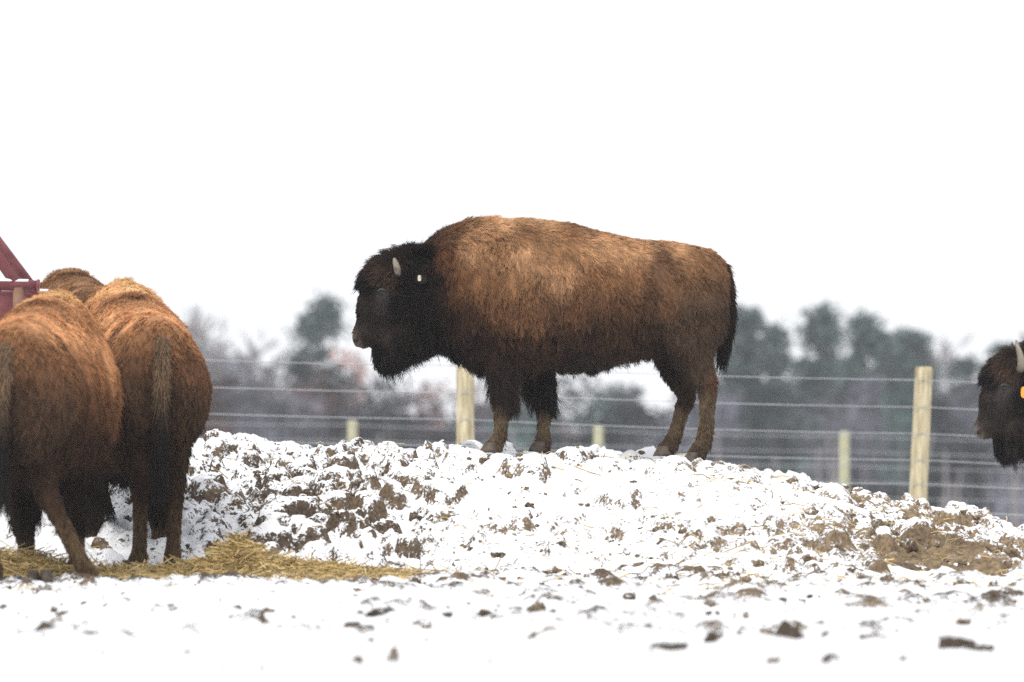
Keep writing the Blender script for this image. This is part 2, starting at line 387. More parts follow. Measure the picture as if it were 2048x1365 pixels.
# length (m), lift off the skin, and combing direction (dx, dz) in the side view
FLOW = [  # px, py, length, lift, dx, dz
    (765, 500, .105, 1.0, -.6, .3), (740, 545, .075, .9, -.6, -.1), (800, 490, .10, 1.0, 0, .4), (728, 590, .022, .4, -.1, -1), (712, 650, .008, .25, .2, -1), (735, 690, .010, .25, .5, -1), (765, 585, .012, .2, .3, -1), (775, 640, .022, .25, .4, -1), (800, 560, .05, .4, .5, -.6), (820, 620, .04, .3, .3, -1),
    (762, 700, .12, .18, .15, -1), (790, 690, .12, .15, .2, -1), (830, 670, .07, .2, .3, -1), (860, 690, .06, .3, .2, -1), (900, 710, .06, .3, .2, -1), (950, 740, .085, .3, .2, -1), (980, 760, .08, .25, .2, -1), (850, 480, .055, .7, .1, .4), (890, 450, .06, .75, .2, .3), (940, 432, .055, .6, .6, .1), (1050, 428, .045, .5, .9, -.2),
    (1150, 440, .04, .4, 1, -.2), (1300, 470, .032, .35, 1, -.3), (1400, 485, .03, .35, 1, -.6), (900, 560, .05, .3, .35, -1), (960, 560, .042, .32, .2, -1), (1040, 560, .04, .32, .15, -1), (1130, 560, .036, .3, .25, -1), (1250, 560, .03, .28, .5, -1), (1350, 560, .026, .26, .5, -1), (1440, 560, .028, .3, .5, -1),
    (1000, 680, .06, .25, .25, -1), (1040, 720, .10, .3, .4, -1), (1010, 760, .11, .25, .45, -1), (1040, 790, .12, .3, .5, -1), (1000, 800, .03, .2, .3, -1), (1003, 840, .022, .22, .1, -1), (985, 893, .022, .3, 0, -1), (1080, 740, .07, .2, .3, -1), (1105, 790, .075, .3, .5, -1), (1085, 815, .03, .2, .3, -1), (1087, 850, .022, .25, .1, -1), (1083, 893, .025, .3, .2, -1),
    (1130, 720, .06, .2, .1, -1), (1200, 735, .07, .2, .1, -1), (1270, 715, .05, .2, .2, -1), (1180, 660, .04, .25, .2, -1), (1350, 650, .03, .25, .3, -1), (1420, 680, .034, .3, .4, -1), (1370, 750, .026, .25, .2, -1), (1412, 820, .02, .25, .2, -1), (1360, 840, .02, .25, .1, -1), (1405, 890, .022, .3, .3, -1), (1345, 885, .024, .3, .3, -1)]
COAT = np.array(COAT); FLOW = np.array(FLOW)

def idw(px, py, tab, p=3.2):
    d = (px[:, None] - tab[None, :, 0]) ** 2 + (py[:, None] - tab[None, :, 1]) ** 2 + 60.
    w = d ** (-p / 2 * 1.15)
    return (w @ tab[:, 2:]) / w.sum(1, keepdims=True)

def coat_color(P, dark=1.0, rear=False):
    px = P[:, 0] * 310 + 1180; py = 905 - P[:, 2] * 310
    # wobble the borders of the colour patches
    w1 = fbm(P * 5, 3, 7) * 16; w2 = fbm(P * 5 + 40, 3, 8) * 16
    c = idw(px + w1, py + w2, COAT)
    crease_shade = np.clip(1 - np.abs(P[:, 1]) / .11, 0, 1) * smooth(1395, 1440, px) * smooth(535, 610, py) * .85  # shade of the creases beside the tail, painted into the coat colour
    c = c * (1 - crease_shade[:, None]) + np.array(DKB) * .7 * crease_shade[:, None]
    if rear:   # the two at the hay: darker haunches below, pale ridge above
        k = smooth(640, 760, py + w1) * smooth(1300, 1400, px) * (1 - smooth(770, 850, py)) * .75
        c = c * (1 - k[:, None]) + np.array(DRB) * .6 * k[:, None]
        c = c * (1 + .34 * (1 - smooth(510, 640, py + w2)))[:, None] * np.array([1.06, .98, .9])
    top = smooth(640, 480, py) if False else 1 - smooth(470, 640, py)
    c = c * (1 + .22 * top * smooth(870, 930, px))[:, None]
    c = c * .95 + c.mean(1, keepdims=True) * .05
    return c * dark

def loft_mesh(rings):
    seg = len(rings[0]); V = [v for r in rings for v in r]; Fc = []
    for i in range(len(rings) - 1):
        for k in range(seg):
            k2 = (k + 1) % seg
            Fc.append((i * seg + k, i * seg + k2, (i + 1) * seg + k2, (i + 1) * seg + k))
    Fc.append(tuple(range(seg - 1, -1, -1))); n = (len(rings) - 1) * seg
    Fc.append(tuple(n + k for k in range(seg)))
    return V, Fc

def spline(tab, n):
    """Catmull-Rom through rows of numbers"""
    T = np.array(tab, float); out = []
    m = len(T) - 1
    for u in np.linspace(0, m, n):
        i = min(int(u), m - 1); f = u - i
        p0, p1, p2, p3 = T[max(i - 1, 0)], T[i], T[i + 1], T[min(i + 2, m)]
        out.append(.5 * (2 * p1 + (p2 - p0) * f + (2 * p0 - 5 * p1 + 4 * p2 - p3) * f * f + (3 * p1 - p0 - 3 * p2 + p3) * f ** 3))
    return np.array(out)

def body_mesh(legs, lat, hump=1.0):
    mb = MB(); SEG = 28
    rings = []
    for x, t, b, w, k in spline(TORSO, 46):
        zt, zb = LZ(t), LZ(b)
        zt = zb + (zt - zb) * (1 + (hump - 1) * float(np.exp(-((x - 985) / 130) ** 2)))
        c, h = (zt + zb) / 2, (zt - zb) / 2; r = []
        for i in range(SEG):
            a = 2 * math.pi * i / SEG; cs, sn = math.cos(a), math.sin(a)
            yy = w * math.copysign(abs(sn) ** .9, sn) * (1 - k * max(0, cs) ** 1.2)
            r.append(Vector((LX(x), yy, c + h * math.copysign(abs(cs) ** .95, cs))))
        rings.append(r)
    mb.add(loft_mesh(rings))
    rings = []; hd = spline(HEAD, 24)
    for i, (x, y, hh, w) in enumerate(hd):
        a = hd[max(i - 1, 0)]; b = hd[min(i + 1, len(hd) - 1)]
        t = Vector((b[0] - a[0], 0, -(b[1] - a[1]))).normalized(); n = Vector((-t.z, 0, t.x))
        r = []
        for k in range(SEG):
            an = 2 * math.pi * k / SEG; cs, sn = math.cos(an), math.sin(an)
            wd = w * (1 + .12 * cs * (1 if n.z < 0 else -1))
            r.append(Vector((LX(x), 0, LZ(y))) + n * (hh / 310 * cs) + Vector((0, wd * math.copysign(abs(sn) ** .85, sn), 0)))
        rings.append(r)
    mb.add(loft_mesh(rings))
    rings = []; hd = spline(JAW, 20)
    for i, (x, y, hh, w) in enumerate(hd):
        rings.append([Vector((LX(x), w * math.sin(2 * math.pi * k / SEG), LZ(y) + hh / 310 * math.cos(2 * math.pi * k / SEG))) for k in range(SEG)])
    mb.add(loft_mesh(rings))
    for key, rows in legs.items():
        y0 = lat[key]; sgn = 1 if y0 > 0 else -1
        rows = spline(rows, 26)
        path = [(LX(r[0]), y0 + sgn * r[4], LZ(r[1])) for r in rows]
        mb.add(tube(path, [(r[3], r[2]) if False else (r[2], r[3]) for r in rows], 14))
    me = bpy.data.meshes.new('body_cage'); me.from_pydata([tuple(v) for v in mb.V], [], mb.F); me.update()
    bm = bmesh.new(); bm.from_mesh(me); bmesh.ops.recalc_face_normals(bm, faces=bm.faces); bm.to_mesh(me); bm.free()
    o = bpy.data.objects.new('body_cage', me); COL.objects.link(o)
    md = o.modifiers.new('r', 'REMESH'); md.mode = 'VOXEL'; md.voxel_size = .017
    ms = o.modifiers.new('s', 'SMOOTH'); ms.factor = .5; ms.iterations = 9
    dg = bpy.context.evaluated_depsgraph_get()
    res = bpy.data.meshes.new_from_object(o.evaluated_get(dg))
    bpy.data.objects.remove(o); bpy.data.meshes.remove(me)
    return res

def sample_surface(me, n, rng, weight=None):
    me.calc_loop_triangles()
    T = np.empty(len(me.loop_triangles) * 3, np.int32); me.loop_triangles.foreach_get('vertices', T); T = T.reshape(-1, 3)
    V = np.empty(len(me.vertices) * 3, np.float32); me.vertices.foreach_get('co', V); V = V.reshape(-1, 3).astype(float)
    N = np.empty(len(me.vertices) * 3, np.float32); me.vertices.foreach_get('normal', N); N = N.reshape(-1, 3).astype(float)
    a, b, c = V[T[:, 0]], V[T[:, 1]], V[T[:, 2]]
    area = np.linalg.norm(np.cross(b - a, c - a), axis=1)
    if weight is not None: area = area * weight((a + b + c) / 3)
    cdf = np.cumsum(area); cdf /= cdf[-1]
    i = np.searchsorted(cdf, rng.random(n)); i = np.clip(i, 0, len(T) - 1)
    r1, r2 = np.sqrt(rng.random(n)), rng.random(n)
    w = np.stack([1 - r1, r1 * (1 - r2), r1 * r2], 1)
    P = (V[T[i]] * w[:, :, None]).sum(1); Nn = (N[T[i]] * w[:, :, None]).sum(1)
    return P, Nn / np.linalg.norm(Nn, axis=1, keepdims=True)

def curves_obj(name, pts, rad, col, m, parent):
    """pts (n,k,3), rad (n,k), col (n,3) -> hair curves object"""
    n, k, _ = pts.shape
    cu = bpy.data.hair_curves.new(name)
    cu.add_curves([k] * n)
    cu.attributes['position'].data.foreach_set('vector', pts.astype(np.float32).ravel())
    ra = cu.attributes.get('radius') or cu.attributes.new('radius', 'FLOAT', 'POINT')
    ra.data.foreach_set('value', rad.astype(np.float32).ravel())
    ca = cu.attributes.new('tint', 'FLOAT_COLOR', 'CURVE')
    c4 = np.ones((n, 4), np.float32); c4[:, :3] = col
    ca.data.foreach_set('color', c4.ravel())
    cu.materials.append(m)
    return link(bpy.data.objects.new(name, cu), parent)

def strands(P, N, L, lift, dirs, rng, K=6, droop=.35, clump=.58, gap=9, wave=.2):
    n = len(P)
    d = dirs - (dirs * N).sum(1, keepdims=True) * N
    d /= np.linalg.norm(d, axis=1, keepdims=True) + 1e-6
    # coherent swirl of the combing plus a little scatter
    sw = np.stack([fbm(P * 9, 2, 101), fbm(P * 9 + 31, 2, 102), fbm(P * 9 + 67, 2, 103)], 1)
    d = d + .55 * sw + rng.normal(0, .13, (n, 3))
    lf = np.clip(lift + rng.normal(0, .07, n) + .15 * fbm(P * 14, 2, 111), .05, 1.2)
    v = d * 1.0 + N * lf[:, None]
    v /= np.linalg.norm(v, axis=1, keepdims=True)
    L = L * np.clip(rng.normal(1, .18, n), .45, 1.6)
    t = np.linspace(0, 1, K)[None, :, None]
    down = np.array([0, 0, -1.0])
    pts = P[:, None, :] + L[:, None, None] * (t * v[:, None, :] + droop * t * t * (down - .0 * v)[:, None, :] if False else t * v[:, None, :] + droop * t * t * down)
    ph = rng.uniform(0, 6.28, (n, 1, 1)); side = np.cross(v, N)
    pts = pts + side[:, None, :] * (wave * L[:, None, None] * t * np.sin(t * 7 + ph))
    ng = max(8, n // gap)
    gi = rng.choice(n, ng, replace=False)
    kd = kdtree.KDTree(ng)
    for j, q in enumerate(gi): kd.insert(P[q], j)
    kd.balance()
    near = np.fromiter((kd.find(p)[1] for p in P), np.int64, n)
    strands.near = near
    g = pts[gi[near]]
    pts = pts + (g - pts) * (clump * t ** 1.2)
    # keep strands out of the skin
    return pts

def make_bison(name, loc, rz, scale, legs, lat, hooves, seed, count, label, group, horn='short', tag_mat=None, hump=1.0, dark=1.0, rear=False, tail_path=None, face_dark=1.0):
    rng = np.random.default_rng(seed)
    root = empty(name, loc, rz, scale); tag(root, label, 'bison', group)
    me = body_mesh(legs, lat, hump)
    me.name = 'body'
    V = np.empty(len(me.vertices) * 3, np.float32); me.vertices.foreach_get('co', V); V = V.reshape(-1, 3).astype(float)
    me.materials.clear(); me.materials.append(M['hide'])
    me.polygons.foreach_set('use_smooth', [True] * len(me.polygons))
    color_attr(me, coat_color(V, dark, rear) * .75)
    body = link(bpy.data.objects.new('body', me), root)
    bvh = BVHTree.FromPolygons([tuple(v) for v in V], [tuple(p.vertices) for p in me.polygons])
    def side_hit(px, py, s):
        h = bvh.ray_cast(Vector((LX(px), s * 2, LZ(py))), Vector((0, -s, 0)))
        return h[0] if h[0] else Vector((LX(px), s * .1, LZ(py)))
    # ---- coat
    def wgt(c):
        px = c[:, 0] * 310 + 1180
        return 1 + 1.2 * (px < 860)
    P, N = sample_surface(me, count, rng, wgt)
    px = P[:, 0] * 310 + 1180; py = 905 - P[:, 2] * 310
    bare = ((px - 707) ** 2 + (py - 683) ** 2 < 17 ** 2) | (((px - 765) ** 2 + (py - 587) ** 2 < 7 ** 2) & (np.abs(P[:, 1]) > .05))
    P, N, px, py = P[~bare], N[~bare], px[~bare], py[~bare]
    f = idw(px, py, FLOW)
    dirs = np.stack([f[:, 2], np.zeros(len(P)), f[:, 3]], 1)
    fly = rng.random(len(P)) < .10
    f[:, 0] *= np.where(fly, 1.5, 1.12); f[:, 1] += np.where(fly, .35, 0)
    pts = strands(P, N, f[:, 0], f[:, 1], dirs, rng)
    lock = rng.normal(0, .17, strands.near.max() + 1)[strands.near]
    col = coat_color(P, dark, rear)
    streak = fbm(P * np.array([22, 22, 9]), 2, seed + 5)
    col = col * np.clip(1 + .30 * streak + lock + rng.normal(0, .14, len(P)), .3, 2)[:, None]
    col = np.clip(col, .004, .8)
    K = pts.shape[1]
    rad = np.linspace(1, .35, K)[None, :] * (np.where(f[:, 0] < .02, .0012, .0017) * np.where(fly, .6, 1))[:, None]
    curves_obj('fur', pts, rad * np.ones((len(P), K)), col, M['fur'], root)
    # ---- beard
    nb = 5200
    bx = rng.uniform(744, 835, nb); by = 697 - .10 * (bx - 746) + rng.normal(0, 6, nb); yl = rng.normal(0, .045, nb)
    BP = np.stack([LX(bx), yl, LZ(by)], 1)
    tgt = np.stack([LX(774 + (bx - 772) * .62 + rng.normal(0, 6, nb)), yl * .5, LZ(744 - .62 * np.abs(bx - 764) * np.where(bx < 764, 1.6, 1) + rng.normal(0, 7, nb))], 1)
    t = np.linspace(0, 1, 6)[None, :, None]
    bp = BP[:, None] + (tgt - BP)[:, None] * t + np.array([.0, 0, -.02]) * np.sin(t * 3.14)
    bp[:, :, 1] += (rng.normal(0, .012, nb)[:, None]) * t[:, :, 0]
    curves_obj('beard', bp, np.linspace(.0024, .0008, 6)[None] * np.ones((nb, 6)), np.clip(np.array(BLK) * (1 + rng.normal(0, .3, (nb, 1))), .003, 1), M['fur'], root)
    # ---- horns, ears, eyes, nostrils
    for s in (-1, 1):
        b0 = side_hit(796, 553, s); b0.y -= s * .03
        if horn == 'short':
            rel = [(0, 0, 0), (.004, .045, .012), (-.004, .062, .05), (-.016, .058, .088), (-.02, .05, .108)]; rr = [.026, .026, .022, .016, .009]
        else:
            rel = [(0, 0, 0), (.012, .06, .03), (.008, .075, .09), (-.012, .07, .16), (-.025, .06, .215)]; rr = [.031, .030, .025, .016, .006]
        rel = spline([(*a, r) for a, r in zip(rel, rr)], 14)
        vf = tube([(b0.x + a[0], b0.y + s * a[1], b0.z + a[2]) for a in rel], [a[3] for a in rel], 12)
        mesh_obj('horn', *vf, M['horn'], root)
        e0 = side_hit(826, 556, s) if horn == 'short' else side_hit(812, 574, s); e0.y -= s * .02
        rel = spline([(0, 0, 0, .018, .02), (.03, .04, -.01, .035, .014), (.06, .08, -.02, .036, .011), (.085, .11, -.03, .02, .008), (.095, .12, -.034, .006, .004)], 12)
        ear = mesh_obj('ear', *tube([(e0.x + a[0], e0.y + s * a[1], e0.z + a[2]) for a in rel], [(a[3], a[4]) for a in rel], 12), M['hide'], root)
        color_attr(ear.data, np.tile(np.array(BLK) * 1.3, (len(ear.data.vertices), 1)))
        if tag_mat:
            c = e0 + Vector((.045, s * .085, -.012)) if tag_mat == 'tag_cream' else side_hit(806, 598, s) + Vector((0, s * .06, 0))
            w, h = (.011, .019) if tag_mat == 'tag_cream' else (.03, .04)
            ring = [(c.x + w * math.copysign(abs(math.cos(a)) ** .6, math.cos(a)), c.z + h * math.copysign(abs(math.sin(a)) ** .6, math.sin(a))) for a in np.linspace(0, 2 * math.pi, 17)[:-1]]
            V2 = [(x, c.y + s * .006, z) for x, z in ring] + [(x, c.y + s * .009, z) for x, z in ring]
            F2 = [tuple(range(16)), tuple(range(31, 15, -1))] + [(i, (i + 1) % 16, 16 + (i + 1) % 16, 16 + i) for i in range(16)]
            mesh_obj('ear_tag', V2, F2, M[tag_mat], root, False)
        g = side_hit(765, 587, s)
        bm = bmesh.new(); bmesh.ops.create_uvsphere(bm, u_segments=16, v_segments=10, radius=.019)
        for v in bm.verts: v.co = Vector((v.co.x * 1.15, v.co.y * .7, v.co.z)) + g - Vector((0, s * .004, 0))
        em = bpy.data.meshes.new('eye'); bm.to_mesh(em); bm.free(); em.materials.append(M['eye'])
        em.polygons.foreach_set('use_smooth', [True] * len(em.polygons)); link(bpy.data.objects.new('eye', em), root)
        lid = []
        for k in range(15):
            a = math.pi * (.02 + .96 * k / 14)
            lid.append((g.x + .026 * math.cos(a), g.y + s * .010, g.z + .004 + .016 * math.sin(a)))
        lo = mesh_obj('eyelid', *tube(lid, [.004 + .004 * math.sin(math.pi * k / 14) for k in range(15)], 8), M['hide'], root)
        color_attr(lo.data, np.tile(np.array((.07, .062, .06)), (len(lo.data.vertices), 1)))
        q = side_hit(712, 681, s); q.y += s * .004
        bm = bmesh.new(); bmesh.ops.create_uvsphere(bm, u_segments=14, v_segments=8, radius=.022)
        for v in bm.verts: v.co = Matrix.Rotation(.5, 3, 'Y') @ Vector((v.co.x * .75, v.co.y * .45, v.co.z)) + q
        nm = bpy.data.meshes.new('nostril'); bm.to_mesh(nm); bm.free(); nm.materials.append(M['nostril'])
        nm.polygons.foreach_set('use_smooth', [True] * len(nm.polygons)); link(bpy.data.objects.new('nostril', nm), root)
    # ---- hooves: two toes and dew claws each
    for key, (hx, hy) in hooves.items():
        y0 = lat[key]; mb = MB()
        for s in (-1, 1):
            rings = []
            for z, xa, xb, w in ((0, -.068, .05, .034), (.02, -.060, .05, .034), (.045, -.045, .046, .031), (.065, -.03, .04, .026)):
                c = (xa + xb) / 2; h = (xb - xa) / 2
                rings.append([Vector((LX(hx) + c + h * math.cos(a), y0 + s * .034 + w * math.sin(a) * (1 - .3 * (math.cos(a) < 0) * -math.cos(a)), LZ(hy) + z)) for a in np.linspace(0, 2 * math.pi, 15)[:-1]])
            mb.add(loft_mesh(rings))
        mesh_obj('hoof', mb.V, mb.F, M['hoof'], root)
    # ---- tail
    tp = tail_path or [(1428, 522, 0), (1446, 536, 0), (1458, 575, 0), (1461, 620, 0), (1455, 655, 0)]
    tp = spline([(LX(a), c, LZ(b), r) for (a, b, c), r in zip(tp, (.028, .024, .019, .015, .010))], 18)
    tail = mesh_obj('tail', *tube([r[:3] for r in tp], [r[3] for r in tp], 10), M['hide'], root)
    tc = (np.array(MID) if rear else np.array(DRB)) * dark
    color_attr(tail.data, np.tile(tc * .6, (len(tail.data.vertices), 1)))
    nt = 5200
    u = rng.random(nt) ** .8; ii = np.clip((u * 17).astype(int), 0, 16)
    A = tp[ii, :3] + (tp[ii + 1, :3] - tp[ii, :3]) * (u * 17 - ii)[:, None]
    ang = rng.uniform(0, 6.28, nt); rr = tp[ii, 3]
    off = np.stack([np.cos(ang), np.sin(ang), np.zeros(nt)], 1)
    A = A + off * rr[:, None]
    Ls = .05 + .20 * smooth(.55, 1, u) * rng.uniform(.5, 1.15, nt)
    t = np.linspace(0, 1, 6)[None, :, None]
    tang = tp[np.minimum(ii + 1, 17), :3] - tp[ii, :3]; tang /= np.linalg.norm(tang, axis=1, keepdims=True) + 1e-9
    tpn = A[:, None] + Ls[:, None, None] * (t * (tang * .8 + off * (.22 if rear else .13) * (1 - u[:, None] * .5))[:, None] + .3 * t * t * np.array([0, 0, -1.0]))
    tpn += rng.normal(0, .012, (nt, 1, 3)) * t
    if rear:
        tcol = np.array((.2, .13, .08))[None] * (1 - smooth(.45, .8, u))[:, None] + np.array((.016, .012, .011))[None] * smooth(.45, .8, u)[:, None]
    else:
        tcol = np.array(DRB)[None] * (1 - smooth(.3, .8, u))[:, None] + np.array((.018, .012, .010))[None] * smooth(.3, .8, u)[:, None]
    tcol = np.clip(tcol * (1 + rng.normal(0, .25, (nt, 1))), .003, 1)
    curves_obj('tail_hair', tpn, np.linspace(.0022, .0008, 6)[None] * np.ones((nt, 6)), tcol, M['fur'], tail)
    return root

LAT = {'fn': -.15, 'ff': .15, 'hn': -.15, 'hf': .15}
MAIN_D = 36.6
main_loc = PX(1180, 905, MAIN_D); S_MAIN = 310 * MAIN_D / F
def on_ground(legs, hooves):
    """stretch the legs so that every hoof ends at local z = 0"""
    L2, H2 = {}, {}
    for k, rows in legs.items():
        dy = 905 - hooves[k][1]; top = 700
        L2[k] = [(r[0], r[1] + dy * np.clip((r[1] - top) / (hooves[k][1] - top), 0, 1), *r[2:]) for r in rows]
        H2[k] = (hooves[k][0], 905)
    return L2, H2
def slim(legs, keys, k):
    for q in keys: legs[q] = [(r[0], r[1], r[2], r[3] * (1 if r[1] < 690 else k), r[4] - (.02 if r[1] > 690 else 0)) for r in legs[q]]
def shift_leg(legs, hooves, key, dx, top=690):
    rows = legs[key]; hy = hooves[key][1]
    legs[key] = [(r[0] + dx * max(0, (r[1] - top) / (hy - top)), *r[1:]) for r in rows]
    hooves[key] = (hooves[key][0] + dx, hy)

bison_group = 'bison in the snowy paddock'
make_bison('bison', main_loc, 0, S_MAIN, LEGS_MAIN, LAT, HOOVES_MAIN, 11, 190000,
           'brown bison standing side-on on top of the snowy mound', bison_group, 'short', 'tag_cream')
for k, (hx, hy) in HOOVES_MAIN.items():
    p = main_loc + S_MAIN * Vector((LX(hx), LAT[k], LZ(hy))); HOOF.append((p.x, p.y, p.z))

def place_rear(px_x, px_y, D, yaw):
    """root of an animal whose tail root stands above pixel (px_x, px_y) on the ground at distance D, heading away, turned by yaw (+ = to the right)"""
    rz = R(-90) - R(yaw)                      # facing -x turned to +y
    p = PX(px_x, px_y, D)
    return p, rz

def rear_bison(px_x, px_y, D, yaw, scale, legs, hooves, lat, seed, count, label, **kw):
    p, rz = place_rear(px_x, px_y, D, yaw)
    fwd = Vector((math.cos(rz + math.pi), math.sin(rz + math.pi), 0))
    loc = p + fwd * (LX(1440) * scale)
    return make_bison('bison', loc, rz, scale, legs, lat, hooves, seed, count, label, bison_group, rear=True, **kw)

# the one whose whole rump shows, eating at the hay
L2, H2 = on_ground(LEGS_MAIN, HOOVES_MAIN)
slim(L2, ('hn', 'hf'), .82); shift_leg(L2, H2, 'hf', 35); shift_leg(L2, H2, 'hn', -10)
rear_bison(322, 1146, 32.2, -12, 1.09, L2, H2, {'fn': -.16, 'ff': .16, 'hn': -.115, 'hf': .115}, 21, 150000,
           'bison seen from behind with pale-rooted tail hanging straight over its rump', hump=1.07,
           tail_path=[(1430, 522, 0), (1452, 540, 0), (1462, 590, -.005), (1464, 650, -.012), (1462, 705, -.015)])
# the one cut by the picture's edge, stepping with its hind leg
L3, H3 = on_ground(LEGS_MAIN, HOOVES_MAIN)
slim(L3, ('hn', 'hf'), .85); shift_leg(L3, H3, 'hf', 30)
L3['hf'] = [(r[0], r[1], r[2], r[3], r[4] + .30 * max(0, (r[1] - 720) / 185)) for r in L3['hf']]
rear_bison(18, 1166, 29.9, 5, 1.03, L3, H3, {'fn': -.16, 'ff': .16, 'hn': -.13, 'hf': .115}, 31, 150000,
           'bison seen from behind beside the red feeder, cut off by the photo edge', hump=1.03,
           tail_path=[(1430, 522, 0), (1452, 540, -.01), (1462, 590, -.02), (1464, 650, -.03), (1462, 715, -.03)])
# one more behind these, only the crest of its hump showing
L4, H4 = on_ground(LEGS_MAIN, HOOVES_MAIN)
p4 = PX(205, 985, 37.0)
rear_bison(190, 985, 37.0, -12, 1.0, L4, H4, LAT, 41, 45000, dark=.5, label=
           'bison mostly hidden behind the two at the hay, dark fuzzy hump crest showing')
# the one looking in from the right
L5, H5 = on_ground(LEGS_MAIN, HOOVES_MAIN)
p5 = PX(1948, 1074, 40.0)
make_bison('bison', (p5.x - 1.02 * LX(703), p5.y, p5.z), 0, 1.02, L5, LAT, H5, 51, 80000,
           'dark brown bison head with a straight horn and orange ear tag', bison_group, 'long', 'tag_orange', dark=1.25)

ground_sheet()
mound, (mxs, mys, mZ) = mound_sheet()
def surf(X, Y):
    g = ground_base(X, Y)
    if mxs[0] < X < mxs[-1] and mys[0] < Y < mys[-1]:
        return max(g, mZ[np.searchsorted(mys, Y) - 1, np.searchsorted(mxs, X) - 1])
    return g

# ------------------------------------------------------------------ fences
def fence(D, posts, pw, top_y, slope, wire_dy, tilt, label, m):
    """posts: pixel x of each post; top_y = pixel of a post top at x = 1848; the line falls to the right by slope"""
    x0 = PX(posts[0], HOR, D)
    root = empty('wire_fence', (0, D, float(ground_base(0, D)))); tag(root, label, 'fence')
    gz = float(ground_base(0, D))
    tz = lambda X: CAM_Z - (top_y - HOR) * D / F - slope * (X - (1848 - 1024) * D / F)
    rnd = random.Random(int(D))
    for i, px in enumerate(posts):
        X = (px - 1024) * D / F; zt = tz(X) - gz; zb = float(ground_base(X, D)) - gz - .4
        lean = tilt.get(px, rnd.uniform(-.006, .006)); r = pw / 2
        rows = []
        for k in range(13):
            f = k / 12; z = zb + (zt - zb) * f
            rows.append((X + lean * (z - zt), 0, z, r * (1.05 - .06 * f) * (1 + .02 * rnd.uniform(-1, 1))))
        rows.append((X, 0, zt + .012, r * .86))
        mesh_obj('post', *tube([q[:3] for q in rows], [q[3] for q in rows], 14), m, root)
    Xa, Xb = (posts[0] - 1024) * D / F, (posts[-1] - 1024) * D / F
    for dy in wire_dy:
        path = []; xs = [(p - 1024) * D / F for p in posts]
        for a, b in zip(xs[:-1], xs[1:]):
            for f in np.linspace(0, 1, 9)[:-1]:
                X = a + (b - a) * f
                path.append((X, -pw / 2 - .004, tz(X) - gz - dy * D / F - .02 * 4 * f * (1 - f)))
        path.append((xs[-1], -pw / 2 - .004, tz(xs[-1]) - gz - dy * D / F))
        mesh_obj('wire', *tube(path, [.0022 + .00003 * D] * len(path), 5), M['wire'], root)
fence(48.0, [930 + 918 * k for k in range(-4, 6)], .152, 737, .031, (24, 78, 131, 184, 232, 284, 330), {1848: .045, 930: -.004},
      'nearer wire fence of thick tan posts behind the mound', M['post'])
fence(76.0, [1197 + 492 * k for k in range(-7, 8)], .135, 868, .022, (8, 38, 68, 98, 128, 158), {},
      'farther wire fence of thin greenish posts in front of the trees', M['post_far'])

# ------------------------------------------------------------------ hay feeder
def feeder():
    D = 35.2
    c = PX(70, 1085, D); gz = float(surf(c.x - .4, D))
    root = empty('hay_feeder', (c.x, D, gz)); tag(root, 'red tubular hay feeder with snow-dusted rail behind the bison', 'feeder')
    top = (CAM_Z - (566 - HOR) * D / F) - gz
    def rod(name, a, b, r, m, parent=root, n=2):
        path = [Vector(a).lerp(Vector(b), k / (n - 1)) for k in range(n)]
        return mesh_obj(name, *tube(path, [r] * n, 12), m, parent)
    for y in (0, 1.5):
        rl = rod('top_rail', (-2.9, y, top + .06), (.01, y, top - .02), .034, M['red'])
        # snow lying along the top of the rail
        V, Fc = tube([(-2.9 + 2.86 * k / 20, y, top + .06 - .08 * k / 20 + .026 + .004 * math.sin(k * 1.7)) for k in range(21)], [(.014, .027)] * 21, 8)
        mesh_obj('snow_cap', V, Fc, M['snow'], rl)
        mesh_obj('end_cap', *tube([(.01, y, top - .02), (.028, y, top - .021)], [.041, .041], 12), M['red'], rl)
        rod('bottom_rail', (-2.8, y, .45), (-.1, y, .45), .03, M['red'])
        mesh_obj('side_plate', *box((-1.45, y + .02, top - .14), (2.7, .006, .16)), M['red'], root, False)
        for k in range(8):
            x = -.14 - .24 * k
            rod('slant_bar', (x + .02, y, top + .0), (x - .36, y + (.22 if y == 0 else -.22), top + .52), .034, M['red'])
        for k in range(7):
            x = -.3 - .38 * k
            rod('feed_bar', (x, y, .47), (x, y, top - .08), .016, M['rust'])
        for x in (-.1, -2.8):
            rod('leg', (x, y, -.1), (x, y, top - .03), .038, M['rust'])
    for x in (-.1, -2.8):
        rod('cross_bar', (x, 0, .45), (x, 1.5, .45), .03, M['red'])
        rod('cross_bar', (x, 0, top - .1), (x, 1.5, top - .1), .03, M['red'])
feeder()

